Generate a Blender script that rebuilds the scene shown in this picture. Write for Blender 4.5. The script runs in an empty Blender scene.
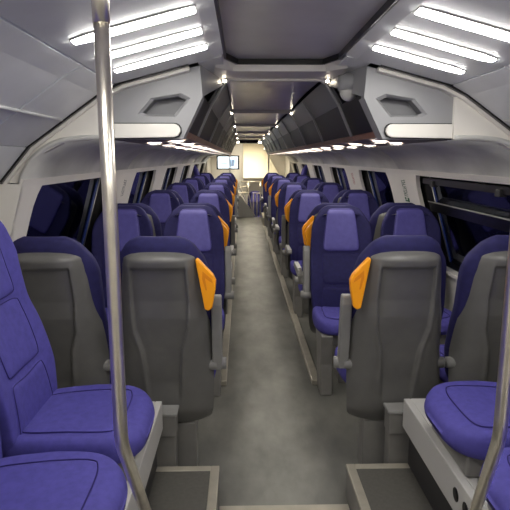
import bpy, bmesh, math, random
from mathutils import Vector, Matrix
random.seed(4)
sc = bpy.context.scene
C = sc.collection
PI = math.pi

# ------------------------------------------------------------------ camera, world, exposure
cam_d = bpy.data.cameras.new('camera'); cam = bpy.data.objects.new('camera', cam_d); C.objects.link(cam)
cam.location = (-0.18, 0.0, 1.52)
cam.rotation_euler = (math.radians(90 - 10.18), 0, math.radians(-1.38))
cam_d.sensor_width = 36; cam_d.lens = 36 * 540 / 510; cam_d.clip_start = 0.02
sc.camera = cam
w = bpy.data.worlds.new('night'); sc.world = w; w.use_nodes = True
w.node_tree.nodes['Background'].inputs[0].default_value = (0.05, 0.062, 0.115, 1)
w.node_tree.nodes['Background'].inputs[1].default_value = 0.6
vs = sc.view_settings
vs.view_transform = 'Standard'; vs.look = 'None'; vs.gamma = 1.0; vs.use_curve_mapping = False
vs.exposure = 1.3
sc.cycles.use_denoising = True
sc.cycles.max_bounces = 10; sc.cycles.diffuse_bounces = 6
STRIP_E = 14.0      # ceiling light strips of the vestibule
DOWN_E = 40.0       # downlights under the luggage racks
SPOT_E = 14.0       # small lamps at the ceiling ribs

# ------------------------------------------------------------------ materials
def lin(c):
    return tuple((v / 255 / 12.92) if v / 255 <= 0.04045 else ((v / 255 + 0.055) / 1.055) ** 2.4 for v in c) + (1,)
MATS = {}
def mat(name, rgb, rough=0.5, metal=0.0, spec=0.5, var=0.0, scale=8.0, bump=0.0, bscale=200.0, rgb2=None, aniso=None):
    m = bpy.data.materials.new(name); m.use_nodes = True
    nt = m.node_tree; b = nt.nodes['Principled BSDF']
    b.inputs['Base Color'].default_value = lin(rgb)
    b.inputs['Roughness'].default_value = rough
    b.inputs['Metallic'].default_value = metal
    b.inputs['Specular IOR Level'].default_value = spec
    tc = nt.nodes.new('ShaderNodeTexCoord')
    if var > 0 or rgb2:
        n = nt.nodes.new('ShaderNodeTexNoise'); n.inputs['Scale'].default_value = scale; n.inputs['Detail'].default_value = 5
        r = nt.nodes.new('ShaderNodeValToRGB')
        c1 = rgb2 if rgb2 else tuple(max(0, v * (1 - var)) for v in rgb)
        c2 = rgb if rgb2 else tuple(min(255, v * (1 + var)) for v in rgb)
        r.color_ramp.elements[0].position = 0.3; r.color_ramp.elements[1].position = 0.7
        r.color_ramp.elements[0].color = lin(c1); r.color_ramp.elements[1].color = lin(c2)
        nt.links.new(tc.outputs['Object'], n.inputs['Vector'])
        nt.links.new(n.outputs['Fac'], r.inputs['Fac']); nt.links.new(r.outputs['Color'], b.inputs['Base Color'])
    if bump > 0:
        n2 = nt.nodes.new('ShaderNodeTexNoise'); n2.inputs['Scale'].default_value = bscale; n2.inputs['Detail'].default_value = 2
        bp = nt.nodes.new('ShaderNodeBump'); bp.inputs['Strength'].default_value = bump; bp.inputs['Distance'].default_value = 0.002
        nt.links.new(tc.outputs['Object'], n2.inputs['Vector'])
        nt.links.new(n2.outputs['Fac'], bp.inputs['Height']); nt.links.new(bp.outputs['Normal'], b.inputs['Normal'])
    MATS[name] = m
    return m
def emis(name, rgb, s):
    m = bpy.data.materials.new(name); m.use_nodes = True
    nt = m.node_tree; b = nt.nodes['Principled BSDF']
    b.inputs['Base Color'].default_value = (0.8, 0.8, 0.8, 1)
    b.inputs['Emission Color'].default_value = lin(rgb); b.inputs['Emission Strength'].default_value = s
    MATS[name] = m
    return m
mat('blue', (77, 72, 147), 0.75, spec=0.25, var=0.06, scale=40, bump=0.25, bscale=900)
mat('blue_shaded', (42, 40, 86), 0.75, spec=0.25, var=0.06, scale=40, bump=0.25, bscale=900)  # row seat backs: saloon shade put into the cloth colour
mat('blue_pad', (92, 87, 160), 0.5, spec=0.35, var=0.04, scale=30, bump=0.15, bscale=700)
mat('shell', (102, 101, 98), 0.36, var=0.03, scale=15, bump=0.08, bscale=1500)
mat('plastic_grey', (135, 134, 131), 0.42, var=0.04, scale=12)
mat('leg_grey', (120, 118, 114), 0.45, var=0.05, scale=10)
mat('plastic_light', (190, 188, 184), 0.4)
mat('orange', (255, 166, 20), 0.35)
mat('seam', (52, 46, 102), 0.8, spec=0.1)
mat('orange_dark', (232, 136, 10), 0.4)
mat('black', (14, 14, 15), 0.3)
mat('dark_grey', (52, 51, 52), 0.45, spec=0.25)
mat('slope_grey', (98, 97, 98), 0.4, spec=0.35)
mat('rack_dark', (16, 16, 18), 0.45, spec=0.2)
mat('cream', (226, 222, 214), 0.42, var=0.015, scale=4)
mat('ceil_grey', (216, 217, 218), 0.42, var=0.02, scale=5)
mat('ceil_panel', (196, 193, 194), 0.3, metal=0.2, var=0.03, scale=6)
mat('coving', (196, 195, 190), 0.42, metal=0.0, var=0.08, scale=2.5)
mat('cap_grey', (146, 146, 148), 0.45, var=0.02, scale=6)
mat('cap_recess', (120, 120, 124), 0.5)
mat('shelf_brown', (100, 84, 76), 0.5, var=0.06, scale=10)
mat('wood_edge', (140, 96, 74), 0.45, var=0.1, scale=20)
mat('steel', (240, 233, 220), 0.3, metal=1.0, var=0.03, scale=30)
mat('alu', (186, 184, 178), 0.38, metal=0.6)
mat('platform_top', (82, 80, 75), 0.6, var=0.06, scale=60)
mat('trim_metal', (176, 170, 156), 0.4, metal=0.4, var=0.04, scale=15)
mat('end_warm', (236, 226, 200), 0.5)
mat('text_green', (14, 84, 44), 0.5)
mat('text_red', (170, 44, 54), 0.5)
mat('text_grey', (92, 94, 98), 0.5)
emis('lamp_white', (255, 252, 246), STRIP_E)
emis('lamp_warm', (255, 248, 236), DOWN_E)
emis('lamp_spot', (255, 240, 214), SPOT_E)
emis('lamp_end_fill', (255, 244, 220), 12.0)
emis('screen_white', (225, 240, 250), 1.1)
emis('screen_blue', (150, 185, 215), 0.8)
emis('screen_dark', (50, 80, 110), 0.7)
# brushed variation for the pole
# floor: worn rubber with cloudy scuffs and darker tracks
def floor_mat():
    m = bpy.data.materials.new('floor_rubber'); m.use_nodes = True
    nt = m.node_tree; b = nt.nodes['Principled BSDF']
    tc = nt.nodes.new('ShaderNodeTexCoord')
    mp = nt.nodes.new('ShaderNodeMapping'); mp.inputs['Scale'].default_value = (1.0, 0.45, 1)
    n = nt.nodes.new('ShaderNodeTexNoise'); n.inputs['Scale'].default_value = 5.0; n.inputs['Detail'].default_value = 7; n.inputs['Roughness'].default_value = 0.6
    r = nt.nodes.new('ShaderNodeValToRGB')
    r.color_ramp.elements[0].position = 0.32; r.color_ramp.elements[0].color = lin((118, 118, 112))
    r.color_ramp.elements[1].position = 0.68; r.color_ramp.elements[1].color = lin((150, 149, 141))
    # trodden middle of the aisle is paler than the sides
    sx = nt.nodes.new('ShaderNodeSeparateXYZ'); ab = nt.nodes.new('ShaderNodeMath'); ab.operation = 'ABSOLUTE'
    n3 = nt.nodes.new('ShaderNodeTexNoise'); n3.inputs['Scale'].default_value = 3.0; n3.inputs['Detail'].default_value = 4
    ad = nt.nodes.new('ShaderNodeMath'); ad.operation = 'MULTIPLY_ADD'; ad.inputs[1].default_value = 0.25; 
    r2 = nt.nodes.new('ShaderNodeValToRGB')
    r2.color_ramp.elements[0].position = 0.2; r2.color_ramp.elements[0].color = (1, 1, 1, 1)
    r2.color_ramp.elements[1].position = 0.36; r2.color_ramp.elements[1].color = (0.6, 0.6, 0.6, 1)
    mx = nt.nodes.new('ShaderNodeMix'); mx.data_type = 'RGBA'; mx.blend_type = 'MULTIPLY'; mx.inputs['Factor'].default_value = 1
    L = nt.links.new
    L(tc.outputs['Object'], mp.inputs['Vector']); L(mp.outputs['Vector'], n.inputs['Vector'])
    L(n.outputs['Fac'], r.inputs['Fac']); L(tc.outputs['Object'], sx.inputs['Vector'])
    L(sx.outputs['X'], ab.inputs[0]); L(tc.outputs['Object'], n3.inputs['Vector'])
    L(n3.outputs['Fac'], ad.inputs[0]); L(ab.outputs[0], ad.inputs[2]); L(ad.outputs[0], r2.inputs['Fac'])
    L(r.outputs['Color'], mx.inputs['A']); L(r2.outputs['Color'], mx.inputs['B']); L(mx.outputs['Result'], b.inputs['Base Color'])
    b.inputs['Roughness'].default_value = 0.42; b.inputs['Specular IOR Level'].default_value = 0.4
    MATS['floor_rubber'] = m
floor_mat()
def glass_mat():
    m = bpy.data.materials.new('night_glass'); m.use_nodes = True
    nt = m.node_tree; nt.nodes.remove(nt.nodes['Principled BSDF']); out = nt.nodes['Material Output']
    t = nt.nodes.new('ShaderNodeBsdfTransparent'); t.inputs['Color'].default_value = (0.6, 0.68, 0.8, 1)
    g = nt.nodes.new('ShaderNodeBsdfGlossy'); g.inputs['Roughness'].default_value = 0.03; g.inputs['Color'].default_value = (0.75, 0.8, 1, 1)
    f = nt.nodes.new('ShaderNodeFresnel'); f.inputs['IOR'].default_value = 1.75
    mx = nt.nodes.new('ShaderNodeMixShader')
    nt.links.new(f.outputs[0], mx.inputs[0]); nt.links.new(t.outputs[0], mx.inputs[1]); nt.links.new(g.outputs[0], mx.inputs[2])
    nt.links.new(mx.outputs[0], out.inputs['Surface'])
    MATS['night_glass'] = m
glass_mat()

# ------------------------------------------------------------------ mesh helpers
class MB:
    def __init__(s): s.v = []; s.f = []; s.sm = []
    def add(s, vs, fs, smooth=False):
        o = len(s.v); s.v += [tuple(v) for v in vs]
        for f in fs: s.f.append([i + o for i in f]); s.sm.append(smooth)
        return s
    def box(s, x0, x1, y0, y1, z0, z1):
        return s.add([(x0,y0,z0),(x1,y0,z0),(x1,y1,z0),(x0,y1,z0),(x0,y0,z1),(x1,y0,z1),(x1,y1,z1),(x0,y1,z1)],
              [(0,3,2,1),(4,5,6,7),(0,1,5,4),(1,2,6,5),(2,3,7,6),(3,0,4,7)])
    def loft(s, loops, smooth=True, cap=True):
        n = len(loops[0]); vs = [p for l in loops for p in l]; fs = []
        for i in range(len(loops) - 1):
            for j in range(n):
                k = (j + 1) % n
                fs.append((i*n+j, i*n+k, (i+1)*n+k, (i+1)*n+j))
        if cap: fs += [tuple(range(n))[::-1], tuple(range((len(loops)-1)*n, len(loops)*n))]
        return s.add(vs, fs, smooth)
    def grid(s, rows, smooth=True):
        n = len(rows[0]); vs = [p for r in rows for p in r]
        return s.add(vs, [(i*n+j, i*n+j+1, (i+1)*n+j+1, (i+1)*n+j) for i in range(len(rows)-1) for j in range(n-1)], smooth)
    def prism(s, poly, a, b, axis='y', smooth=False):
        def P(p, t): return (p[0], t, p[1]) if axis == 'y' else ((t, p[0], p[1]) if axis == 'x' else (p[0], p[1], t))
        return s.loft([[P(p, a) for p in poly], [P(p, b) for p in poly]], smooth)
    def tube(s, pts, r, n=14, smooth=True):
        pts = [Vector(p) for p in pts]; loops = []
        up = None
        for i, p in enumerate(pts):
            d = (pts[min(i+1, len(pts)-1)] - pts[max(i-1, 0)]).normalized()
            if up is None: up = d.orthogonal().normalized()
            up = (up - d * up.dot(d)).normalized(); q = d.cross(up)
            rr = r[i] if isinstance(r, (list, tuple)) else r
            loops.append([p + (up * math.cos(2*PI*k/n) + q * math.sin(2*PI*k/n)) * rr for k in range(n)])
        return s.loft(loops, smooth)
    def mesh(s, name, m, bevel=0.0, seg=2):
        me = bpy.data.meshes.new(name); me.from_pydata(s.v, [], s.f); me.update()
        bm = bmesh.new(); bm.from_mesh(me)
        bmesh.ops.recalc_face_normals(bm, faces=bm.faces)
        for f, sm in zip(bm.faces, s.sm): f.smooth = sm
        if bevel > 0:
            es = [e for e in bm.edges if len(e.link_faces) == 2 and e.calc_face_angle(0) > 0.6]
            bmesh.ops.bevel(bm, geom=es, offset=bevel, segments=seg, affect='EDGES', profile=0.5, clamp_overlap=True)
        bm.to_mesh(me); bm.free()
        me.materials.append(MATS[m])
        return me
    def build(s, name, m, parent=None, bevel=0.0, seg=2):
        return link(name, s.mesh(name, m, bevel, seg), parent)
def link(name, me, parent=None, mx=None):
    o = bpy.data.objects.new(name, me); C.objects.link(o)
    if parent: o.parent = parent
    if mx is not None: o.matrix_local = mx
    return o
def tag(o, label=None, cat=None, group=None, kind=None):
    if label: o['label'] = label
    if cat: o['category'] = cat
    if group: o['group'] = group
    if kind: o['kind'] = kind
    return o
def empty(name, loc=(0,0,0), rz=0):
    o = bpy.data.objects.new(name, None); C.objects.link(o); o.location = loc; o.rotation_euler = (0,0,rz); o.empty_display_size = 0.1
    return o
def struct(o, label, cat): return tag(o, label, cat, kind='structure')
def lerp(t, pts):
    if t <= pts[0][0]: return pts[0][1]
    for (a, va), (b, vb) in zip(pts, pts[1:]):
        if t <= b:
            k = (t - a) / (b - a); k2 = k
            return va + (vb - va) * k2
    return pts[-1][1]
def smooth_pts(pts, n):     # catmull-rom through 2d/3d points
    P = [Vector(p) for p in pts]; P = [P[0]*2 - P[1]] + P + [P[-1]*2 - P[-2]]; out = []
    for i in range(1, len(P) - 2):
        for k in range(n):
            t = k / n
            out.append(0.5*((2*P[i]) + (P[i+1]-P[i-1])*t + (2*P[i-1]-5*P[i]+4*P[i+1]-P[i+2])*t*t + (3*P[i]-P[i-1]-3*P[i+1]+P[i+2])*t**3))
    out.append(P[-2]); return [tuple(p) for p in out]
def sheet(mb, prof, y0, y1, thick, out):      # a plate following an (x,z) profile, thickened by normal*thick in the direction of out (+1/-1)
    P = [Vector(p) for p in prof]; N = []
    for i in range(len(P)):
        d = (P[min(i+1, len(P)-1)] - P[max(i-1, 0)]).normalized(); N.append(Vector((d.y, -d.x)) * out)
    poly = [tuple(p) for p in P] + [tuple(p + n * thick) for p, n in list(zip(P, N))[::-1]]
    n = len(P); m = len(poly)
    vs = [(p[0], y0, p[1]) for p in poly] + [(p[0], y1, p[1]) for p in poly]
    fs = [(i, (i+1) % m, m + (i+1) % m, m + i) for i in range(m)]
    for i in range(n - 1):
        fs.append((i, m-1-i, m-2-i, i+1)); fs.append((m+i, m+i+1, m+m-2-i, m+m-1-i))
    mb.add(vs, fs, False)
    return mb

# ------------------------------------------------------------------ constants of the coach
Y_BACK, Y_END = -1.6, 16.2
ARCH_Y = 2.35
RIB0, PITCH = 2.97, 2.07
WIN_TOP, WIN_BOT = 1.41, 0.72
def wall_x(z):
    return lerp(z, [(0, 1.345), (0.72, 1.325), (1.41, 1.12)])
SIDES = ((-1, 'left', 'video-screen'), (1, 'right', 'hopper-window'))

# ------------------------------------------------------------------ floor
fl = MB().box(-1.36, 1.36, Y_BACK, 14.1, -0.05, 0.0).build('floor', 'floor_rubber')
struct(fl, 'worn grey-beige rubber floor of the aisle and seat bays', 'floor')
for s in (-1, 1):       # low sill along both sides of the aisle
    m = MB().box(min(s*0.29, s*0.345), max(s*0.29, s*0.345), 3.45, 11.9, 0.0, 0.035)
    t = m.build('trim_%d' % (1 if s < 0 else 2), 'trim_metal', None, 0.004)
    struct(t, 'pale metal sill along the aisle on the %s side' % ('video-screen' if s < 0 else 'hopper-window'), 'sill')
t = MB().box(-0.285, 0.285, 2.03, 2.15, 0.0, 0.012).build('trim_3', 'trim_metal', None, 0.003)
struct(t, 'metal threshold strip across the aisle between the platforms', 'threshold')
# ------------------------------------------------------------------ walls
def arch_profile(s, off=0.0):
    pts = [(0.30, 1.925), (0.37, 1.905), (0.68, 1.825), (0.775, 1.78), (1.08, 1.567), (1.21, 1.417), (1.30, 1.2), (1.34, 0.9), (1.345, 0.0)]
    return [(s*(x + off), z + off*0.8) for x, z in pts]
COVE = smooth_pts([(0.74, 1.597), (0.86, 1.595), (0.97, 1.575), (1.06, 1.515), (1.105, 1.45), (1.12, 1.41)], 5)
PIL0, PILP = 4.50, 2.02
windows = [(2.54, PIL0 - 0.38)] + [(PIL0 + 0.38 + PILP*k, PIL0 - 0.38 + PILP*(k+1)) for k in range(5)]
wcount = 0
for s, side, sname in SIDES:
    wl = empty('wall_' + side); struct(wl, 'cream side wall with windows on the %s side' % sname, 'wall')
    # lower panel below the windows
    m = MB(); sheet(m, [(s*wall_x(z), z) for z in (0, 0.36, WIN_BOT)], ARCH_Y, 14.6, 0.03, 1*s)
    m.build('lower_panel', 'cream', wl)
    m = MB().box(min(s*1.29, s*1.345), max(s*1.29, s*1.345), ARCH_Y, 14.6, 0.10, 0.30)
    m.build('heater_duct', 'plastic_grey', wl, 0.01)
    # pillars between windows, edges curving like the rounded window cut-outs
    edges = [(ARCH_Y, windows[0][0])] + [(windows[i][1], windows[i+1][0]) for i in range(len(windows)-1)] + [(windows[-1][1], 14.6)]
    for (a, b) in edges:
        rows = []
        for i in range(13):
            z = WIN_BOT + (WIN_TOP - WIN_BOT) * i / 12
            fl_ = 0.07 * max(0, (z - (WIN_TOP - 0.16)) / 0.16) ** 2.2 + 0.05 * max(0, ((WIN_BOT + 0.12) - z) / 0.12) ** 2
            rows.append([(s*wall_x(z), a - (fl_ if a > ARCH_Y else 0), z), (s*wall_x(z), b + (fl_ if b < 14.5 else 0), z)])
        rows2 = [[(p[0] + s*0.03, p[1], p[2]) for p in r] for r in rows]
        m = MB(); loops = [[r[0], r[1], q[1], q[0]] for r, q in zip(rows, rows2)]
        m.loft(loops, False); m.build('pillar', 'cream', wl)
    # header strip above windows
    m = MB(); sheet(m, [(s*1.112, 1.428), (s*1.126, 1.392)], ARCH_Y, 14.6, 0.012, -s)
    m.build('header_strip', 'cream', wl)
    # coving panels, one per bay
    ys = [ARCH_Y] + [PIL0 + PILP*k for k in range(5)] + [14.6]
    for a, b in zip(ys, ys[1:]):
        m = MB(); sheet(m, [(s*x, z) for x, z in COVE], a + 0.003, b - 0.003, 0.02, -s)
        for i in range(len(m.sm)): m.sm[i] = False
        o = m.build('coving', 'coving', wl)
        for p in o.data.polygons: p.use_smooth = True
    # vestibule wall
    prof = arch_profile(s)[4:]
    m = MB(); sheet(m, prof[1:], Y_BACK, ARCH_Y - 0.004, 0.03, -s); m.build('vestibule_panel', 'cream', wl)
    inner = [(s*wall_x(z), z) for z in (0, 0.36, 0.72, 0.95, 1.18, 1.41)]
    outr = [(s*1.375, z) for z in (1.41, 1.18, 0.95, 0.72, 0.36, 0)]
    m = MB(); n_ = 6
    f0 = [(p[0], ARCH_Y - 0.003, p[1]) for p in inner]; f1 = [(p[0], ARCH_Y - 0.003, p[1]) for p in outr[::-1]]
    m.loft([[a_, b_, (b_[0], ARCH_Y + 0.02, b_[2]), (a_[0], ARCH_Y + 0.02, a_[2])] for a_, b_ in zip(f0, f1)], False)
    m.build('step_return', 'cream', wl)
    # windows
    for i, (a, b) in enumerate(windows):
        wcount += 1
        wn = empty('window_%d' % wcount)
        struct(wn, 'dark night window in the %s wall, bay %d from the poles' % (sname, i + 1), 'window')
        # black reveal sloping outwards to the glass
        R = 0.09; m = MB()
        zt, zb = WIN_TOP, WIN_BOT
        inn = [(s*wall_x(zb), a-0.06, zb), (s*wall_x(zb), b+0.06, zb), (s*wall_x(zt), b+0.06, zt), (s*wall_x(zt), a-0.06, zt)]
        ga, gb, gzb, gzt = a + 0.03, b - 0.10, zb + 0.02, zt - 0.03
        out = [(s*(wall_x(gzb)+R), ga, gzb), (s*(wall_x(gzb)+R), gb, gzb), (s*(wall_x(gzt)+R), gb, gzt), (s*(wall_x(gzt)+R), ga, gzt)]
        inn = [(p[0] + s*0.031, p[1], p[2]) for p in inn]
        m.loft([inn, out], False, cap=False); m.build('reveal', 'black', wn)
        pn = [(s*(wall_x(z_)+R), y_, z_) for y_, z_ in ((ga-0.04, gzb-0.03), (gb+0.05, gzb-0.03), (gb+0.05, gzt+0.03), (ga-0.04, gzt+0.03))]
        g = MB().add([(p[0] + s*0.001, p[1], p[2]) for p in pn] + [(p[0] + s*0.007, p[1], p[2]) for p in pn],
                     [(0,1,2,3),(7,6,5,4),(0,4,5,1),(1,5,6,2),(2,6,7,3),(3,7,4,0)]).build('pane', 'night_glass', wn)
        # bright bead at the far edge of the pane
        m = MB().tube([Vector(out[1]) + Vector((-s*0.004, -0.004, 0)), Vector(out[2]) + Vector((-s*0.004, -0.004, 0))], 0.005, 6)
        m.build('glazing_bead', 'alu', wn)
        m = MB().box(min(s*(wall_x(zb)-0.03), s*(wall_x(zb)+R)), max(s*(wall_x(zb)-0.03), s*(wall_x(zb)+R)), a-0.02, b+0.02, zb-0.03, zb)
        m.build('window_sill', 'cream', wn, 0.006)
        if i == 0 and s > 0:      # hopper: openable upper light with a heavy transom
            def wp(z, o): return s*(wall_x(z) + o)
            m = MB(); zq = 1.165
            m.add([(wp(zq-0.035,0.035), ga, zq-0.035), (wp(zq-0.035,0.035), gb, zq-0.035), (wp(zq+0.03,0.035), gb, zq+0.03), (wp(zq+0.03,0.035), ga, zq+0.03),
                   (wp(zq-0.035,R), ga, zq-0.035), (wp(zq-0.035,R), gb, zq-0.035), (wp(zq+0.03,R), gb, zq+0.03), (wp(zq+0.03,R), ga, zq+0.03)],
                  [(0,1,2,3),(4,7,6,5),(0,4,5,1),(3,2,6,7),(1,5,6,2),(0,3,7,4)])
            tr = m.build('transom', 'black', wn)
            MB().tube([(wp(zq+0.035,0.034), ga, zq+0.036), (wp(zq+0.035,0.034), gb, zq+0.036)], 0.004, 6).build('transom_bead', 'alu', wn)
            MB().box(min(wp(1.36,0.03), wp(1.36,0.09)), max(wp(1.36,0.03), wp(1.36,0.09)), ga, gb, 1.335, 1.375).build('hopper_top_rail', 'black', wn)
            for yy in (ga + 0.2, gb - 0.25):
                MB().box(min(wp(1.34,0.01), wp(1.34,0.05)), max(wp(1.34,0.01), wp(1.34,0.05)), yy, yy+0.06, 1.32, 1.36).build('hopper_catch', 'dark_grey', wn, 0.004)
# vertical markings on the pillars: a column of tiny characters and a pictogram, too small to read
def marking(s, y, mname, n, picto, label, z0=1.335, step=0.0155):
    m = MB()
    for i in range(n):
        z = z0 - i*step; x = wall_x(z) - 0.0015
        def q(ya, yb, za, zb):
            m.add([(s*(wall_x(za)-0.0016), ya, za), (s*(wall_x(za)-0.0016), yb, za), (s*(wall_x(zb)-0.0016), yb, zb), (s*(wall_x(zb)-0.0016), ya, zb)], [(0,1,2,3)])
        k = (i*7) % 5
        q(y-0.05, y+0.05, z, z+0.004)
        if k in (0, 2, 3): q(y-0.05, y-0.03, z, z+0.011)
        if k in (1, 2, 4): q(y+0.03, y+0.05, z, z+0.011)
        if k in (3, 4): q(y-0.012, y+0.012, z, z+0.011)
    if picto:
        z = z0 - n*step - 0.03
        q(y-0.06, y+0.06, z, z+0.012); q(y-0.06, y-0.015, z+0.012, z+0.034); q(y+0.02, y+0.06, z+0.016, z+0.034)
    tag(m.build('wall_marking', mname), label, 'marking')
marking(1, 4.44, 'text_green', 9, True, 'green vertical lettering on the pillar beside the hopper window')
marking(1, 4.5 + 2.02, 'text_red', 9, False, 'small red vertical lettering on a cream window pillar')
marking(-1, 4.52, 'text_grey', 9, False, 'small grey vertical lettering on a pillar of the video-screen side')

# ------------------------------------------------------------------ ceiling
ce = empty('ceiling'); struct(ce, 'grey ceiling with glossy centre panels, sloping side panels and ribs', 'ceiling')
REC = 2.62
for s in (-1, 1):
    # sloping vestibule panels: one inner panel carrying the light strips, two outer panels split by a crease
    ap = arch_profile(s)
    m = MB(); sheet(m, [(s*0.255, 1.945), (s*0.30, 1.925), (s*0.37, 1.908), (s*0.70, 1.822)], Y_BACK, ARCH_Y - 0.002, 0.02, -s); m.build('light_panel', 'ceil_grey', ce)
    for a, b in ((Y_BACK, 0.6), (0.62, 1.86), (1.88, ARCH_Y - 0.002)):
        m = MB(); sheet(m, [(s*0.704, 1.818), (s*0.775, 1.78), (s*1.08, 1.567)], a, b, 0.02, -s); m.build('slope_panel', 'ceil_grey', ce)
        m = MB(); sheet(m, [(s*1.083, 1.563), (s*1.21, 1.417)], a, b, 0.02, -s); m.build('slope_panel', 'ceil_grey', ce)
    # raised rail along the slope
    m = MB().tube([(s*0.92, Y_BACK, 1.674), (s*0.92, ARCH_Y - 0.05, 1.674)], 0.006, 6); m.build('slope_bead', 'ceil_grey', ce)
# central glossy panel with chamfered end inside a soffit frame
zc, zs = 1.972, 1.945
poly = [(-0.25, Y_BACK), (0.25, Y_BACK), (0.25, REC - 0.14), (0.20, REC), (-0.20, REC), (-0.25, REC - 0.14)]
hw = 0.31
m = MB().prism([(-hw, Y_BACK), (hw, Y_BACK), (hw, REC + 0.06), (-hw, REC + 0.06)], zc, zc + 0.02, 'z'); m.build('centre_panel', 'ceil_panel', ce)
for s in (-1, 1):
    m = MB().prism([(s*0.246, Y_BACK), (s*0.256, Y_BACK), (s*0.256, REC - 0.14), (s*0.205, REC + 0.004), (s*0.195, REC + 0.004), (s*0.246, REC - 0.145)], zs + 0.002, zc, 'z'); m.build('recess_edge', 'black', ce)
MB().box(-0.2, 0.2, REC - 0.004, REC + 0.006, zs + 0.002, zc).build('recess_edge', 'black', ce)
# soffit frame (cream) from recess to the first rib
A = [(-0.256, REC - 0.14, 1.964), (-0.205, REC + 0.006, 1.964), (0.205, REC + 0.006, 1.964), (0.256, REC - 0.14, 1.964)]
B = [(-0.300, REC - 0.10, 1.918), (-0.222, REC + 0.03, 1.922), (0.222, REC + 0.03, 1.922), (0.300, REC - 0.10, 1.918)]
D_ = [(-0.33, RIB0, 1.922), (-0.225, RIB0, 1.930), (0.225, RIB0, 1.930), (0.33, RIB0, 1.922)]
MB().grid([A, B, D_], False).build('soffit', 'cream', ce)
# saloon ceiling panels and ribs
ribs = [RIB0 + PITCH*k for k in range(5)]
yy = ribs + [13.2]
for i, (a, b) in enumerate(zip(yy, yy[1:])):
    rows = []
    for j in range(9):
        t = j / 8; y = a + 0.02 + (b - a - 0.04)*t
        sag = 0.018*math.sin(PI*t)
        rows.append([(x, y, 1.945 + sag) for x in (-0.265, 0, 0.265)])
    m = MB().grid(rows); o = m.build('centre_panel', 'ceil_panel', ce)
for y in ribs:
    prof = [(-0.27, 1.900), (-0.24, 1.918), (0.24, 1.918), (0.27, 1.900)]
    m = MB(); sheet(m, prof, y - 0.02, y + 0.02, 0.035, -1); m.build('rib', 'cream', ce, 0.004)
MB().box(-0.5, 0.5, 13.2, 16.2, 1.95, 1.97).build('centre_panel', 'ceil_grey', ce)
MB().box(-0.24, 0.22, 13.2, 13.26, 1.868, 1.95).build('end_grille', 'black', ce)
# outer roof so no sky shows above the racks
for s in (-1, 1):
    m = MB(); sheet(m, [(s*0.24, 1.995), (s*0.8, 1.93), (s*1.25, 1.62), (s*1.42, 1.3)], ARCH_Y, Y_END, 0.02, -s); m.build('roof_skin', 'rack_dark', ce)

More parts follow.
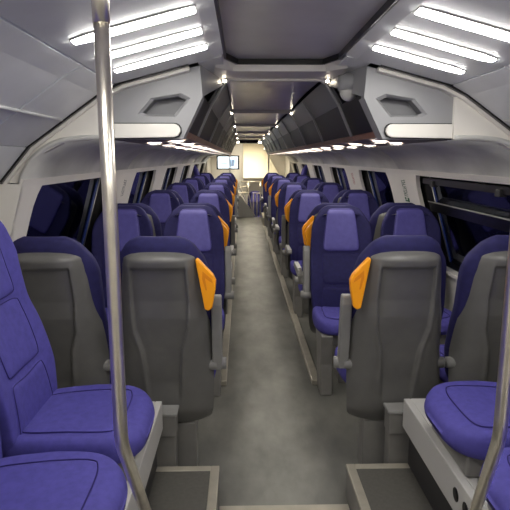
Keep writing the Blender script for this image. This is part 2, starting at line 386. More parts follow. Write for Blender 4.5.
# ------------------------------------------------------------------ luggage racks
def px(s, pts): return [(s*x, z) for x, z in pts]
for s, side, sname in SIDES:
    rk = empty('luggage_rack', (s*0.6, ARCH_Y, 1.6)); 
    tag(rk, 'overhead luggage rack with hexagon end panel on the %s side' % sname, 'luggage rack')
    off = Matrix.Translation((-s*0.6, -ARCH_Y, -1.6))
    def rb(mb, name, mt, bevel=0.0, parent=None):
        me = mb.mesh(name, mt, bevel); me.transform(off); return link(name, me, parent or rk)
    y0 = ARCH_Y
    # end panel: grey face with a hexagonal opening
    hexa = [(0.417,1.765),(0.452,1.781),(0.556,1.765),(0.605,1.712),(0.585,1.703),(0.472,1.703)]
    outer = [(0.346,1.777),(0.355,1.905),(0.68,1.828),(0.734,1.80),(0.734,1.60),(0.434,1.60)]
    # strips between outer and hole (6 quads)
    m = MB()
    # a bevelled hex funnel: wide at the face, narrower and deeper inside
    cx = sum(p[0] for p in hexa)/6; cz = sum(p[1] for p in hexa)/6
    big = [(cx + (x-cx)*1.22, cz + (z-cz)*1.25) for x, z in hexa]
    order = [(0.346,1.777),(0.355,1.905),(0.70,1.822),(0.734,1.80),(0.734,1.60),(0.434,1.60)]
    vs = [(s*x, y0 + 0.04, z) for x, z in order] + [(s*x, y0 + 0.04, z) for x, z in big] + [(s*x, y0 + 0.055, z) for x, z in hexa] + [(s*x, y0+0.10, z) for x, z in order]
    fs = []
    for i in range(6):
        j = (i+1) % 6
        fs += [(i, j, 6+j, 6+i), (6+i, 6+j, 12+j, 12+i), (i, 18+i, 18+j, j)]
    m.add(vs, fs); rb(m, 'end_panel', 'cap_grey')
    m = MB().loft([[(s*x, y0+0.055, z) for x, z in hexa], [(s*(x), y0+0.12, z) for x, z in hexa]], False, cap=False)
    m.add([(s*x, y0+0.12, z) for x, z in hexa], [tuple(range(6))]); rb(m, 'hexagon_recess', 'cap_recess')
    # cream plate with rounded end
    pl = [(0.733, 1.664), (0.47, 1.664)] + [(0.47 + 0.028*math.cos(t), 1.636 + 0.028*math.sin(t)) for t in [PI*0.6, PI*0.75, PI*0.9, PI*1.05]] + [(0.452, 1.615), (0.47, 1.608), (0.733, 1.603)]
    rb(MB().prism(px(s, pl), y0 + 0.02, y0 + 0.042), 'cream_plate', 'cream', 0.003)
    pl2 = [(x - 0.005 if x < 0.6 else 0.732, z + (0.004 if z > 1.636 else -0.004)) for x, z in pl]
    rb(MB().prism(px(s, pl2), y0 + 0.034, y0 + 0.0405), 'plate_gap', 'black')
    # outer cream panel between arch and coving
    lowc = [(x, z) for x, z in COVE if x > 0.74]
    oc = [(0.70, 1.822), (0.775, 1.782), (1.08, 1.567), (1.21, 1.417)] + [(x + 0.03, z) for x, z in lowc[::-1]] + [(0.734, 1.597)]
    m = MB(); upper = [(0.734, 1.803), (0.79, 1.772), (0.935, 1.67), (1.08, 1.567), (1.15, 1.49), (1.21, 1.417)]
    lower = [(0.734, 1.60), (0.80, 1.598), (0.935, 1.588), (1.05, 1.53), (1.10, 1.47), (1.13, 1.41)]
    rows = [[(s*a[0], y0 + 0.02, a[1]), (s*b[0], y0 + 0.02, b[1])] for a, b in zip(upper, lower)]
    back = [[(p[0], y0 + 0.06, p[2]) for p in r] for r in rows]
    m.loft([[r[0], r[1], b[1], b[0]] for r, b in zip(rows, back)], False); rb(m, 'outer_panel', 'cream')
    # arch trim: white band along the top, dark shadow gap above it
    band = [(0.40, 1.905), (0.68, 1.832), (0.775, 1.786), (1.08, 1.573), (1.21, 1.423)]
    m = MB(); sheet(m, px(s, [(x, z - 0.004) for x, z in band]), y0 - 0.0, y0 + 0.05, 0.022, s); rb(m, 'arch_trim', 'cream', 0.004)
    m = MB(); sheet(m, px(s, [(x, z + 0.002) for x, z in band]), y0 - 0.022, y0 + 0.002, 0.014, s); rb(m, 'arch_gap', 'black')
    # inner fold from end panel back to the first rib
    m = MB(); 
    A = [(s*0.346, y0+0.04, 1.777), (s*0.355, y0+0.04, 1.905), (s*0.28, RIB0, 1.93), (s*0.275, RIB0, 1.90)]
    m.add(A + [(p[0], p[1]+0.03, p[2]+0.02) for p in A], [(0,1,2,3),(4,7,6,5),(0,3,7,4)]); rb(m, 'inner_fold', 'cap_grey')
    m = MB(); sheet(m, px(s, [(0.26, 1.935), (0.36, 1.91)]), y0, RIB0, 0.012, -s); rb(m, 'fold_top', 'ceil_grey')
    # running profile behind: upper slope, shelf, front lip, dark inside
    ye = 13.2
    m = MB(); sheet(m, px(s, [(0.265, 1.932), (0.35, 1.80)]), RIB0, ye, 0.012, -s); rb(m, 'upper_slope', 'slope_grey')
    m = MB(); sheet(m, px(s, [(0.434, 1.612), (0.47, 1.600), (0.78, 1.597)]), y0 + 0.1, ye, 0.012, -s); rb(m, 'shelf', 'shelf_brown')
    m = MB(); sheet(m, px(s, [(0.424, 1.638), (0.434, 1.612)]), y0 + 0.1, ye, 0.012, -s); rb(m, 'shelf_edge', 'wood_edge')
    m = MB(); sheet(m, px(s, [(0.352, 1.80), (0.425, 1.64)]), y0 + 0.12, ye, 0.008, -s); rb(m, 'rack_shade_sheet', 'rack_dark')  # black sheet over the open front, painted as the shaded rack inside
    # slanting dividers between the dark openings
    k = 0; y = RIB0
    while y < ye:
        m = MB(); sheet(m, px(s, [(0.262, 1.925), (0.345, 1.798), (0.418, 1.636)]), y - 0.013, y + 0.013, 0.012, s); rb(m, 'divider', 'cap_grey', 0.003)
        y += PITCH / 2; k += 1
    m = MB().box(min(s*0.44, s*0.78), max(s*0.44, s*0.78), ye, ye + 0.02, 1.6, 1.93); rb(m, 'far_end_panel', 'cap_grey')
    m = MB().add([(s*0.346, y0+0.09, 1.777), (s*0.434, y0+0.09, 1.605), (s*0.434, y0+0.15, 1.605), (s*0.346, y0+0.15, 1.777),
                  (s*0.37, y0+0.09, 1.777), (s*0.46, y0+0.09, 1.605), (s*0.46, y0+0.15, 1.605), (s*0.37, y0+0.15, 1.777)],
                 [(0,1,2,3),(4,7,6,5),(0,4,5,1),(1,5,6,2),(2,6,7,3),(3,7,4,0)]); rb(m, 'end_bracket', 'cap_grey')

# ------------------------------------------------------------------ lamps
NUM = 'first second third fourth fifth sixth seventh eighth ninth tenth eleventh twelfth thirteenth fourteenth fifteenth sixteenth seventeenth eighteenth'.split()
def disc_meshes(r, lampm, bez):
    m = MB(); n = 20
    loops = [[(q*math.cos(2*PI*k/n), q*math.sin(2*PI*k/n), z) for k in range(n)] for q, z in ((r*1.22, 0), (r*1.18, -0.006), (r*1.0, -0.006), (r*0.98, -0.002))]
    m.loft(loops, True, cap=False)
    a = m.mesh('bezel', bez)
    m = MB().add([(r*math.cos(2*PI*k/n), r*math.sin(2*PI*k/n), -0.003) for k in range(n)], [tuple(range(n))[::-1]])
    return a, m.mesh('lens', lampm)
dl_b, dl_l = disc_meshes(0.036, 'lamp_warm', 'plastic_light')
for s, side, sname in SIDES:
    for row, (X, Z, first) in enumerate(((0.495, 1.5975, 2.67), (0.64, 1.5955, 2.92))):
        k = 0; y = first
        while y < 12.6:
            o = empty('downlight', (s*X, y, Z))
            tag(o, 'round downlight, %s from the hexagon end panel, %s row under the rack, %s side' % (NUM[k], ('aisle-side', 'wall-side')[row], sname), 'downlight',
                'downlights %s row %s side' % (('aisle', 'wall')[row], sname))
            link('bezel', dl_b, o); link('lens', dl_l, o)
            y += 0.58; k += 1
sp_b, sp_l = disc_meshes(0.010, 'lamp_spot', 'plastic_light')
sp_l = MB().loft([[(0.010*math.cos(a_)*math.cos(2*PI*k/12), 0.010*math.cos(a_)*math.sin(2*PI*k/12), -0.002 - 0.011*math.sin(a_)) for k in range(12)] for a_ in (0, 0.4, 0.8, 1.2, 1.5)]).mesh('lens', 'lamp_spot')
for s, side, sname in SIDES:
    for k, y in enumerate(ribs):
        o = empty('spot_lamp', (s*0.268, y - 0.05, 1.918)); o.rotation_euler = (math.radians(-35), 0, 0)
        tag(o, 'tiny ceiling spot lamp at the %s rib from the poles, %s side' % (NUM[k], sname), 'spot lamp', 'rib spot lamps on the %s side' % sname)
        link('bezel', sp_b, o); link('lens', sp_l, o)
        link('stem', MB().tube([(0, 0, 0.0), (0, 0, 0.03)], 0.014, 10).mesh('stem', 'plastic_light'), o)
# vestibule light strips, lying in the sloping light panel
def strip_meshes():
    L, W = 0.345, 0.056; pts = []
    for x, y in ((0, -W*0.45), (0.06, -W*0.5), (L-0.05, -W*0.5), (L, -W*0.28), (L, W*0.28), (L-0.05, W*0.5), (0.06, W*0.5), (0, W*0.45)): pts.append((x - L/2, y))
    a = MB().loft([[(x, y, 0.0) for x, y in pts], [(x, y, -0.0065) for x, y in pts], [(x*0.99, y*0.85, -0.009) for x, y in pts]], False).mesh('lens', 'lamp_white')
    m = MB(); big = [(x*1.02, y*1.15) for x, y in pts]
    m.loft([[(x, y, 0.001) for x, y in big], [(x, y, -0.0035) for x, y in big], [(x*1.0, y*1.02, -0.0035) for x, y in pts]], False, cap=False)
    return a, m.mesh('strip_frame', 'plastic_light')
st_l, st_f = strip_meshes()
names = {2.07: 'next to the luggage rack end', 1.82: 'between two others over the side seats', 1.57: 'farthest of three from the luggage rack'}
for s, side, sname in SIDES:
    for iy, y in enumerate((2.07, 1.82, 1.57, 0.75, 0.5, 0.25, -0.6, -0.85)):  # strips nearer the bulkhead are unseen, added to brighten the near seats
        x = 0.475; z = lerp(x, [(0.37, 1.908), (0.70, 1.822)])
        o = empty('ceiling_light', (s*x, y, z - 0.001))
        o.rotation_euler = (0, s*math.atan2(0.086, 0.33), 0)
        tag(o, 'glowing white light strip %s, %s side' % (names.get(y, 'added out of view, %s from the back bulkhead' % NUM[7 - iy]), sname), 'ceiling light',
            None if y in names else 'added light strips of the rear vestibule %s' % sname)
        mx = Matrix.Scale(s, 4, (1, 0, 0)) if s < 0 else Matrix.Identity(4)
        l = link('lens', st_l, o); f = link('strip_frame', st_f, o)
        if s < 0: l.rotation_euler = (0, 0, PI); f.rotation_euler = (0, 0, PI)
# dome camera beside the rack end
o = empty('dome_camera', (0.318, 2.60, 1.845)); tag(o, 'small white dome camera under the ceiling beside the rack end', 'camera')
m = MB(); n = 20
m.loft([[(0.042*math.cos(a)*math.cos(2*PI*k/n), 0.042*math.cos(a)*math.sin(2*PI*k/n), -0.05*math.sin(a) - 0.015) for k in range(n)] for a in [i*PI/2/7.001 for i in range(8)]])
m.build('dome', 'plastic_light', o)
MB().tube([(0, 0, 0.05), (0, 0, -0.016)], 0.05, 20).build('dome_base', 'cap_grey', o)

# ------------------------------------------------------------------ seat meshes (seat faces -Y, floor at z=0, origin under the back/cushion joint)
W_PTS = [(0.40, 0.185), (0.48, 0.21), (0.60, 0.222), (0.75, 0.222), (0.86, 0.219), (0.95, 0.216), (1.03, 0.210), (1.08, 0.194), (1.12, 0.168), (1.15, 0.148), (1.17, 0.125), (1.185, 0.09)]
Z0, Z1 = 0.40, 1.185
def wz(z): return lerp(z, W_PTS)
def yc(z):
    t = (z - 0.42); return 0.215*t - 0.018*math.sin(PI*min(1, max(0, t/0.4)))
def half(z):
    return 0.045 * min(1, math.sqrt(max(0.03, (1.193 - z) / 0.06)))
def wing(z): return lerp(z, [(0.4, 0.03), (0.6, 0.045), (0.85, 0.04), (1.0, 0.06), (1.1, 0.05), (1.17, 0.02)])
def front(x, z):
    W = wz(z); u = min(0.999, abs(x) / W); h = half(z)
    return yc(z) + 0.045 - h*(1 - u**4)**0.25 - wing(z)*u**3
def backrest_mesh():
    loops = []; n = 64
    zs_ = [Z0 + (Z1 - Z0)*i/44 for i in range(40)] + [Z1 - 0.05, Z1 - 0.035, Z1 - 0.02, Z1 - 0.01, Z1]
    zs_ = sorted(set(zs_))
    for z in zs_:
        W = wz(z); h = half(z); L = []
        for k in range(n):
            a = 2*PI*k/n; c, d = math.cos(a), math.sin(a)
            x = W*math.copysign(abs(c)**0.5, c); y = yc(z) + 0.045 + h*math.copysign(abs(d)**0.5, d) - wing(z)*(abs(x)/W)**3
            L.append((x, y, z))
        loops.append(L)
    return MB().loft(loops)
def seam_tube(rows, inset=1, r=0.0018, lift=(0, -0.001, 0)):
    k = inset; n = len(rows)
    loop = [rows[k][j] for j in range(k, n-k)] + [rows[i][n-1-k] for i in range(k+1, n-k)] + [rows[n-1-k][j] for j in range(n-2-k, k-1, -1)] + [rows[i][k] for i in range(n-2-k, k, -1)]
    P = [Vector(p) + Vector(lift) for p in loop]; m = MB(); N = len(P); L = []
    for i in range(N):
        d = (P[(i+1) % N] - P[i-1]).normalized(); up = d.orthogonal().normalized(); q = d.cross(up)
        up = Vector((0, 1, 0)) if abs(d.y) < 0.8 else Vector((0, 0, 1))
        up = (up - d*up.dot(d)).normalized(); q = d.cross(up)
        L.append([P[i] + (up*math.cos(2*PI*k_/5) + q*math.sin(2*PI*k_/5))*r for k_ in range(5)])
    L.append(L[0]); return m.loft(L, True, cap=False)
SEAM = {}
def pad_patch(z0, z1, w0, w1, lift, n=36, bow=0.0, p=7):
    rows = []
    for i in range(n + 1):
        row = []
        for j in range(n + 1):
            u, v = -1 + 2*j/n, -1 + 2*i/n
            # squircle mapping
            ru = u*(1 - 0.10*abs(v)**p); rv = v*(1 - 0.10*abs(u)**p)
            z = z0 + (z1 - z0)*(rv + 1)/2 + bow*(1 - u*u)*( -v)*0.5
            wd = w0 + (w1 - w0)*(rv + 1)/2
            x = ru*wd
            e = max(abs(u), abs(v))
            off = lift*(1 - e**12) - 0.005*e**30
            row.append((x, front(x, z) - off, z))
        rows.append(row)
    pad_patch.rows = rows
    return MB().grid(rows)
S = {}
S['backrest'] = backrest_mesh().mesh('backrest', 'blue_shaded')
S['headrest_pad'] = pad_patch(0.862, 1.168, 0.140, 0.102, 0.012).mesh('headrest_pad', 'blue_pad')
SEAM['headrest_pad'] = seam_tube(pad_patch.rows).mesh('seam', 'seam')
S['middle_pad'] = pad_patch(0.640, 0.860, 0.140, 0.148, 0.006).mesh('middle_pad', 'blue_shaded')
SEAM['middle_pad'] = seam_tube(pad_patch.rows).mesh('seam', 'seam')
S['lumbar_pad'] = pad_patch(0.44, 0.636, 0.165, 0.138, 0.009, bow=0.03).mesh('lumbar_pad', 'blue_shaded')
SEAM['lumbar_pad'] = seam_tube(pad_patch.rows).mesh('seam', 'seam')
for k_ in ('backrest', 'middle_pad', 'lumbar_pad', 'headrest_pad'):      # same cloth on the side-facing seats, their stronger light put into the colour
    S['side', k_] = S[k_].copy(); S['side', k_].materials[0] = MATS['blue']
# all-blue variants: strip light painted into the cloth of the side seats
def cushion_mesh():
    loops = []; n = 72; rx, ry, cy = 0.226, 0.240, -0.165
    lev = [(0.400, 0.90), (0.403, 0.95), (0.412, 0.985), (0.43, 1.0), (0.448, 1.0), (0.465, 0.985), (0.478, 0.955), (0.485, 0.91), (0.487, 0.85), (0.487, 0.75), (0.486, 0.6), (0.485, 0.4), (0.484, 0.2), (0.484, 0.04)]
    for z, k in lev:
        L = []
        for i in range(n):
            a = 2*PI*i/n; c, d = math.cos(a), math.sin(a)
            e = 0.54 if d < 0 else 0.36
            X = rx*math.copysign(abs(c)**e, c)*k; Y = ry*math.copysign(abs(d)**e, d)*k
            X *= 1 - 0.10*max(0, Y/ry)**1.5 - 0.05*max(0, -Y/ry)**2
            zz = z
            if z > 0.44:
                q = (Y/ry)
                zz += 0.022*(abs(X)/rx)**2.5 - 0.02*max(0, (-q - 0.5)/0.5)**2 - 0.012*max(0, q)
            L.append((X, cy + Y, zz))
        loops.append(L)
    return MB().loft(loops)
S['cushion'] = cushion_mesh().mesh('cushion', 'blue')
def seatpad():
    rows = []; n = 40
    for i in range(n+1):
        row = []
        for j in range(n+1):
            u, v = -1 + 2*j/n, -1 + 2*i/n
            ru = u*(1 - 0.12*abs(v)**6); rv = v*(1 - 0.12*abs(u)**6)
            X = ru*(0.168 - 0.012*rv); Y = rv*0.172
            e = max(abs(u), abs(v)); q = (Y + 0.01)/0.24
            zz = 0.484 + 0.022*(abs(X)/0.222)**2.5 - 0.02*max(0, (-q - 0.5)/0.5)**2 - 0.012*max(0, q) + 0.011*(1 - e**14) - 0.006*e**30
            row.append((X, -0.155 + Y, zz))
        rows.append(row)
    seatpad.rows = rows
    return MB().grid(rows)
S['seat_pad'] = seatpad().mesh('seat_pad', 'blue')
SEAM['seat_pad'] = seam_tube(seatpad.rows, 1, 0.0022, (0, 0, 0.002)).mesh('seam', 'seam')
# grey back shell with a stepped recess
WS = [(0.27, 0.18), (0.278, 0.20), (0.295, 0.213), (0.33, 0.22), (0.45, 0.226), (0.58, 0.226), (0.72, 0.217), (0.85, 0.201), (0.98, 0.185), (1.06, 0.174), (1.095, 0.165), (1.115, 0.147), (1.123, 0.127), (1.128, 0.105)]
def shell_mesh(zb=0.27):
    rows = []; nu, nv = 84, 120
    for i in range(nv + 1):
        z = zb + (1.128 - zb)*i/nv
        W = lerp(z, WS); row = []
        for j in range(nu + 1):
            u = -1 + 2*j/nu; uu = math.copysign(abs(u)**0.85, u); x = W*uu
            y = yc(max(z, 0.42)) + 0.145 - (0.10 - 0.06*min(1, max(0, (0.62 - z)/0.2)))*abs(uu)**5 - 0.07*max(0, (z - 1.08)/0.048)**2.5 - 0.02*uu*uu
            y += 0.05*math.sin(PI*min(1, max(0, (z - 0.30)/0.6)))*0.5 - 0.03*max(0, (0.36 - z)/0.09)**2
            r = lerp(z, [(0.40, 0.075), (0.55, 0.08), (0.66, 0.09), (0.76, 0.118), (0.9, 0.125), (1.05, 0.120)])
            def st(t): t = min(1, max(0, t)); return t*t*(3 - 2*t)
            inside = st((r - abs(x))/0.008) * st((1.058 - z)/0.008) * st((z - 0.36)/0.15)
            rim = math.exp(-((abs(x) - r - 0.008)/0.010)**2) * st((1.085 - z)/0.03) * st((z - 0.42)/0.1)
            y -= 0.018*inside - 0.005*rim
            row.append((x, y, z))
        rows.append(row)
    m = MB().grid(rows)
    return m
S['back_shell'] = shell_mesh().mesh('back_shell', 'shell')
S['side', 'back_shell'] = shell_mesh(0.345).mesh('back_shell', 'shell')
# side-dependent parts: a = +1/-1 is the aisle side in seat coordinates
def handle_parts(a):
    poly = smooth_poly([(0.158, 1.085), (0.168, 1.092), (0.236, 1.018), (0.248, 0.992), (0.245, 0.95), (0.230, 0.868), (0.214, 0.855), (0.196, 0.862)])
    y = yc(0.97) + 0.085
    h = MB().prism([(a*x, z) for x, z in poly], y - 0.014, y + 0.022).mesh('handle', 'orange', 0.006)
    inner = [(0.190, 1.035), (0.228, 1.0), (0.234, 0.982), (0.220, 0.99), (0.200, 1.005), (0.208, 0.95), (0.202, 0.95), (0.188, 1.0)]
    g = MB().prism([(a*x, z) for x, z in inner], y + 0.0, y + 0.0235)
    return h, g.mesh('grip_groove', 'orange_dark')
def smooth_poly(p): return p
for a in (-1, 1):
    S['handle', a], S['groove', a] = handle_parts(a)
    # armrest turned up, and turned down
    y = yc(0.6) + 0.055
    m = MB().prism([(y - 0.025, 0.54), (y + 0.03, 0.53), (y + 0.075, 0.86), (y + 0.07, 0.90), (y + 0.035, 0.905), (y + 0.02, 0.87)], a*0.220, a*0.268, 'x')
    S['arm_up', a] = m.mesh('armrest', 'plastic_grey', 0.008)
    m = MB().prism([(y + 0.03, 0.55), (y + 0.03, 0.60), (y - 0.02, 0.635), (y - 0.34, 0.64), (y - 0.36, 0.62), (y - 0.355, 0.60), (y - 0.05, 0.575), (y - 0.01, 0.53)], a*0.222, a*0.262, 'x')
    S['arm_down', a] = m.mesh('armrest', 'plastic_grey', 0.008)
    m = MB().box(min(a*0.224, a*0.260), max(a*0.224, a*0.260), y - 0.345, y - 0.06, 0.6365, 0.645)
    S['arm_top', a] = m.mesh('armrest_pad', 'plastic_light', 0.004)
    m = MB().tube([(a*0.16, y, 0.555), (a*0.285, y, 0.555)], 0.029, 16)
    S['pivot', a] = m.mesh('pivot', 'plastic_grey')
    # shaped side leg under the aisle edge
    m = MB().prism([(-0.40, 0.40), (-0.10, 0.40), (-0.16, 0.30), (-0.21, 0.02), (-0.22, 0.0), (-0.40, 0.0), (-0.37, 0.2)], a*0.125, a*0.20, 'x')
    S['leg', a] = m.mesh('leg', 'leg_grey', 0.006)
m = MB().box(-0.17, 0.17, -0.35, 0.02, 0.32, 0.402); S['seat_frame'] = m.mesh('seat_frame', 'leg_grey', 0.01)
m = MB().prism([(-0.20, 0.0), (0.0, 0.0), (-0.04, 0.31), (-0.20, 0.31)], -0.05, 0.05, 'x'); S['pedestal'] = m.mesh('pedestal', 'leg_grey', 0.008)
m = MB().tube([(-0.24, yc(0.6) + 0.07, 0.555), (0.24, yc(0.6) + 0.07, 0.555)], 0.027, 14); S['cross_tube'] = m.mesh('cross_tube', 'plastic_grey')

def side_shape(me):      # taller back with a narrower head for the side-facing seats
    for v in me.vertices:
        if v.co.z > 0.42:
            t = min(1, max(0, (v.co.z - 0.72)/0.28)); t = t*t*(3 - 2*t)
            v.co.x *= 1 - 0.20*t
            v.co.z = 0.42 + (v.co.z - 0.42)*1.06
    me.update()
for k_ in ('backrest', 'middle_pad', 'lumbar_pad', 'headrest_pad', 'back_shell'): side_shape(S['side', k_])
for k_ in ('middle_pad', 'lumbar_pad', 'headrest_pad'):
    SEAM['side', k_] = SEAM[k_].copy(); side_shape(SEAM['side', k_])
def seat(loc, rz, label, aisle=0, arm='up', kind='row', group=None):
    o = empty('train_seat', loc, rz); tag(o, label, 'seat', group)
    for k in ('cushion', 'seat_pad', 'backrest', 'headrest_pad', 'middle_pad', 'lumbar_pad', 'back_shell'):
        p_ = link(k, S.get(('side', k), S[k]) if kind == 'side' else S[k], o)
        if k in SEAM: link('seam', SEAM.get(('side', k), SEAM[k]) if kind == 'side' else SEAM[k], p_)
    if kind == 'row':
        link('seat_frame', S['seat_frame'], o); link('pedestal', S['pedestal'], o); link('cross_tube', S['cross_tube'], o)
    else:
        link('seat_frame', S['seat_frame'], o)
    if aisle:
        h = link('grab_handle', S['handle', aisle], o); link('grip_groove', S['groove', aisle], h)
        if arm == 'up': link('armrest', S['arm_up', aisle], o)
        else:
            ar = link('armrest', S['arm_down', aisle], o); link('armrest_pad', S['arm_top', aisle], ar)
        link('armrest_pivot', S['pivot', aisle], o)
        if abs(rz) < 1: link('leg', S['leg', aisle], o)
    return o
ORD = ['first', 'second', 'third', 'fourth', 'fifth', 'sixth']
AX, WX = 0.525, 1.02
BAY = 1.75
for k in range(6):
    for s, side, sname in SIDES:
        for X, kind in ((AX, 'aisle'), (WX, 'window')):
            y = 3.68 + BAY*k
            seat((s*X, y, 0), 0, 'blue %s seat facing the vestibule poles, %s such row from them, %s side' % (kind, ORD[k], sname),
                 aisle=(-s if kind == 'aisle' else 0), arm='up' if k in (0, 3) else 'down', group='seats facing the vestibule')
            if k < 5:
                y = 2.53 + BAY*k
                seat((s*(X + (0.018 if k == 0 else 0)), y, 0), PI, 'grey-backed blue %s seat turned from the poles, %s such row, %s side' % (kind, ORD[k], sname),
                     aisle=(s if kind == 'aisle' else 0), arm='up' if k in (0, 2) else 'down', group='seats with grey shells towards the vestibule')
# ------------------------------------------------------------------ vestibule: platforms, benches, side seats, poles
for s, side, sname in SIDES:
    p = empty('platform', (s*0.8, 1.0, 0)); tag(p, 'raised grey floor platform with pale metal edging, %s side' % sname, 'platform')
    def pb(m, name, mt, bev=0.0):
        me = m.mesh(name, mt, bev); me.transform(Matrix.Translation((-s*0.8, -1.0, 0))); return link(name, me, p)
    def sb(xa, xb, *r): return MB().box(min(s*xa, s*xb), max(s*xa, s*xb), *r)
    pb(sb(0.29, 1.20, Y_BACK, 2.235, 0.0, 0.145), 'platform_body', 'leg_grey')
    pb(sb(0.325, 1.20, Y_BACK, 2.20, 0.145, 0.149), 'platform_mat', 'platform_top')
    pb(sb(0.287, 0.326, Y_BACK, 2.238, 0.135, 0.152), 'edge_trim', 'trim_metal', 0.003)
    pb(sb(0.326, 1.20, 2.20, 2.238, 0.135, 0.152), 'edge_trim', 'trim_metal', 0.003)
    # bench carrying the side seats
    b = empty('seat_bench', (s*0.9, 1.5, 0.15)); tag(b, 'white metal bench carrying the side-facing seats, %s side' % sname, 'bench')
    def bb(m, name, mt, bev=0.0, par=None):
        me = m.mesh(name, mt, bev); me.transform(Matrix.Translation((-s*0.9, -1.5, -0.15))); return link(name, me, par or b)
    bb(sb(0.565, 0.98, -0.4, 2.22, 0.16, 0.34), 'bench_body', 'dark_grey')
    fa = bb(sb(0.535, 0.565, -0.4, 2.235, 0.335, 0.468), 'fascia', 'plastic_light', 0.004)
    bb(sb(0.565, 0.98, -0.4, 2.235, 0.34, 0.468), 'bench_top', 'plastic_light', 0.004)
    if s > 0:
        for yy, rr in ((1.63, 0.024), (1.55, 0.024)):
            m = MB().tube([(0.5345, yy, 0.405), (0.5365, yy, 0.405)], rr, 16); bb(m, 'socket', 'black', 0, fa)
    for i, y in enumerate((1.79, 1.30, 0.82)):
        seat((s*0.91, y, 0.15), -s*PI/2, 'blue side-facing seat on the bench, %s from the grey-backed row, %s side' % (('first', 'second', 'third')[i], sname), kind='side', group='side-facing seats')
    # grab pole: straight from the ceiling, bent at knee height back to the bench fascia
    X = 0.452 if s < 0 else 0.403; PY = 1.12
    g = empty('grab_pole', (s*X, PY, 0.42)); tag(g, 'brushed steel grab pole bent towards the bench, %s side' % sname, 'pole')
    zt = lerp(X, [(0.37, 1.908), (0.70, 1.822)])
    pts = [(s*X, PY, zt - 0.002), (s*X, PY, 1.4), (s*X, PY, 0.96)]
    e1 = Vector((s*(0.450 if s < 0 else 0.50), 1.43, 0.45)); kn = Vector((s*X, PY, 0.895))
    for t in (0.0, 0.25, 0.5, 0.75, 1.0):
        a0 = Vector((s*X, PY, 0.935)); a1 = kn + (e1 - kn)*0.08
        pts.append(tuple((1-t)**2*a0 + 2*t*(1-t)*kn + t*t*a1))
    pts.append(tuple(e1)); pts.append((s*0.50, e1.y + 0.03, e1.z - 0.035)); pts.append((s*0.534, e1.y + 0.045, e1.z - 0.05))
    def gb(m, name, mt): me = m.mesh(name, mt); me.transform(Matrix.Translation((-s*X, -PY, -0.42))); return link(name, me, g)
    gb(MB().tube(pts, 0.0152, 20), 'tube', 'steel')
    gb(MB().tube([(s*X, PY, zt), (s*X, PY, 1.778)], 0.0168, 20), 'sleeve', 'steel')
    gb(MB().tube([(s*X, PY, zt + 0.004), (s*X, PY, zt - 0.012)], [0.034, 0.03], 20), 'flange', 'steel')
    # grey equipment box beside the first row
    q = empty('equipment_box', (s*0.6, 2.45, 0)); tag(q, 'grey metal equipment box beside the grey-backed aisle seat, %s side' % sname, 'box')
    def qb(m, name, mt, bev=0.0): me = m.mesh(name, mt, bev); me.transform(Matrix.Translation((-s*0.6, -2.45, 0))); return link(name, me, q)
    qb(sb(0.48, 0.63, 2.25, 2.335, 0.285, 0.385), 'box_body', 'leg_grey', 0.005)
    qb(sb(0.473, 0.637, 2.244, 2.34, 0.385, 0.40), 'lid', 'plastic_grey', 0.004)
    qb(sb(0.485, 1.20, 2.26, 2.33, 0.0, 0.285), 'plinth', 'leg_grey', 0.004)
    qb(sb(0.405, 0.70, 2.42, 2.52, 0.0, 0.265), 'inner_plinth', 'leg_grey', 0.004)
    # raised side seat at the far end, on its own step
    st = empty('step_block', (s*0.9, 11.45, 0)); tag(st, 'low grey step block under the far side-facing seat, %s side' % sname, 'step')
    me = sb(0.52, 1.2, 11.17, 11.73, 0.0, 0.15).mesh('block', 'leg_grey', 0.006); me.transform(Matrix.Translation((-s*0.9, -11.45, 0))); link('block', me, st)
    me = sb(0.56, 1.04, 11.2, 11.70, 0.15, 0.465).mesh('box', 'plastic_light', 0.006); me.transform(Matrix.Translation((-s*0.9, -11.45, 0))); link('box', me, st)
    seat((s*0.985, 11.45, 0.15), -s*PI/2, 'blue raised side-facing seat standing between far rows, %s side' % sname, kind='side', group='far side-facing seats')

# back wall behind the camera
bw = MB().box(-1.38, 1.38, Y_BACK - 0.03, Y_BACK, 0, 2.0).build('wall_back', 'cream'); struct(bw, 'cream bulkhead closing the vestibule behind the poles', 'wall')
# ------------------------------------------------------------------ far end: stair well, bulkhead, screen
fe = empty('wall_front'); struct(fe, 'cream end bulkhead with a bright flared panel above the stairs', 'wall')
MB().box(-1.4, 1.4, Y_END, Y_END + 0.03, -0.6, 2.05).build('bulkhead', 'cream', fe)
m = MB().add([(-0.14, Y_END - 0.02, 1.93), (0.42, Y_END - 0.02, 1.93), (0.95, Y_END - 0.45, 0.95), (-0.14, Y_END - 0.45, 0.95), (-0.14, Y_END, 0.95), (0.95, Y_END, 0.95)],
             [(0,1,2,3), (0,3,4), (1,5,2), (3,2,5,4)])
m.build('flared_panel', 'end_warm', fe)
for s in (-1, 1):
    m = MB().box(min(s*1.1, s*1.36), max(s*1.1, s*1.36), 14.6, Y_END, 0, 1.7); m.build('side_return', 'cream', fe)
    m = MB().box(min(s*0.45, s*1.36), max(s*0.45, s*1.36), 13.25, Y_END, 1.75, 1.8); m.build('side_soffit', 'cream', fe)
MB().box(-1.36, 1.36, 14.1, Y_END, -0.65, -0.6).build('lower_landing', 'floor_rubber', fl)
lowl = MB().box(-0.5, 0.5, 14.9, 15.3, 1.935, 1.949).build('ceiling_light', 'lamp_end_fill'); tag(lowl, 'flat ceiling lamp added out of view to brighten the far stair well', 'ceiling light')  # added lamp, hidden by the grille, brightens the far end
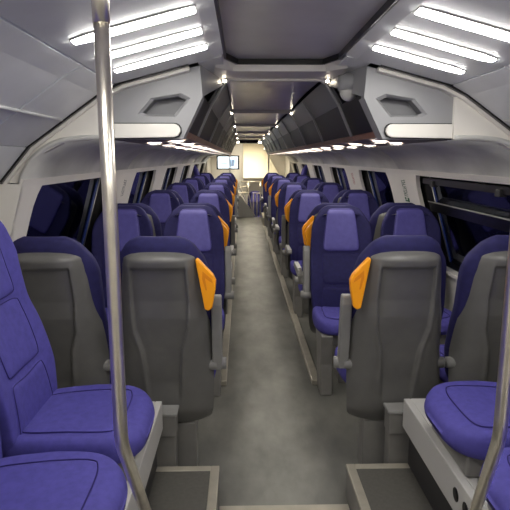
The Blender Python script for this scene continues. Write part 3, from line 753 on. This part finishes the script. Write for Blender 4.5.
# video screen
v = empty('video_screen', (-0.56, 15.0, 1.4)); tag(v, 'black-framed video screen showing two pictures at the far end', 'screen')
MB().box(-0.31, 0.31, 0, 0.05, -0.19, 0.19).build('housing', 'black', v, 0.006)
MB().box(-0.27, 0.27, -0.004, 0.001, -0.155, 0.155).build('display', 'screen_white', v)
m = MB().prism([(-0.2, -0.06), (-0.03, -0.06), (-0.01, -0.02), (-0.09, 0.02), (-0.21, 0.0)], -0.007, -0.0045); m.build('picture', 'screen_blue', v)
m = MB().box(0.05, 0.20, -0.007, -0.0045, -0.11, 0.09); m.build('picture', 'screen_blue', v)
m = MB().prism([(0.08, -0.11), (0.19, -0.11), (0.15, -0.03), (0.19, 0.06), (0.12, 0.085), (0.10, 0.0)], -0.009, -0.0075); m.build('picture', 'screen_dark', v)
MB().tube([(0, 0.03, 0.15), (0, 0.03, 0.4)], 0.02, 10).build('mounting_arm', 'plastic_grey', v)
# stair guard: poles, rails, wedge panel
for s, X in ((-1, -0.475), (1, 0.485)):
    g = MB().tube([(X, 13.6, 0.0), (X, 13.6, 1.94)], 0.018, 12).build('grab_pole', 'steel')
    tag(g, 'straight steel floor-to-ceiling pole beside the stair well, %s side' % ('video-screen' if s < 0 else 'hopper-window'), 'pole')
r = empty('stair_railing', (0, 14.1, 0)); tag(r, 'tangle of steel handrails around the far stair well', 'railing')
def rl(pts, rad=0.016): MB().tube([(p[0], p[1] - 14.1, p[2]) for p in pts], rad, 8).build('rail', 'steel', r)
rl([(-1.2, 13.75, 0.95), (-0.45, 13.75, 0.93), (-0.30, 14.15, 0.90), (-0.30, 14.15, 0.0)])
rl([(0.30, 14.12, 0.0), (0.30, 14.12, 0.80), (0.45, 13.8, 0.92), (1.2, 13.6, 1.05)])
rl([(-0.28, 14.2, 0.90), (-0.08, 15.2, 0.35), (-0.10, 15.65, 0.1)])
rl([(-0.05, 14.4, 0.85), (0.12, 14.95, -0.05)])
rl([(0.12, 14.15, 0.62), (0.12, 14.15, 0.0)]); rl([(0.21, 14.15, 0.62), (0.21, 14.15, 0.0)])
rl([(0.10, 14.15, 0.62), (0.30, 14.15, 0.62)])
rl([(-0.30, 14.15, 0.62), (-0.02, 14.5, 0.62)]); rl([(-0.3, 14.15, 0.75), (0.05, 15.6, 0.75)])
rl([(-0.30, 15.7, 0.6), (-0.05, 15.7, 0.1)]); rl([(-0.2, 15.7, 0.85), (0.5, 15.7, 0.85)])
rl([(0.0, 15.7, 0.85), (0.0, 15.7, 0.0)]); rl([(0.35, 15.7, 0.85), (0.35, 15.7, 0.0)])
wp_ = empty('stairwell_screen', (-0.26, 14.05, 0)); tag(wp_, 'grey triangular panel screening the far stair well', 'panel')
MB().prism([(-0.03, 0.0), (-0.03, 0.52), (0.04, 0.56), (0.42, 0.02), (0.42, 0.0)], 0, 0.04).build('sheet', 'plastic_light', wp_, 0.004)
MB().tube([(-0.03, 0.02, 0.53), (0.04, 0.02, 0.575), (0.43, 0.02, 0.02)], 0.012, 8).build('edge_tube', 'steel', wp_)
seat((0.2, 15.42, -0.6), 0, 'blue seat glimpsed behind the stair rails on the lower landing', kind='row')
for i in range(3):
    b_ = MB().box(-0.28, 0.30, 14.12 + 0.28*i, 14.398 + 0.28*i, -0.6, -0.12 - 0.17*i).build('stair_step', 'platform_top')
    tag(b_, ('topmost', 'middle', 'lowest')[i] + ' grey step of the far stair well', 'step')
for s, X in ((1, 0.42),):
    b_ = MB().box(0.30, 0.44, 12.2, 13.4, 0.0, 0.19).build('floor_duct', 'trim_metal', None, 0.006)
    tag(b_, 'low pale floor duct beside the aisle near the far stair well', 'duct')
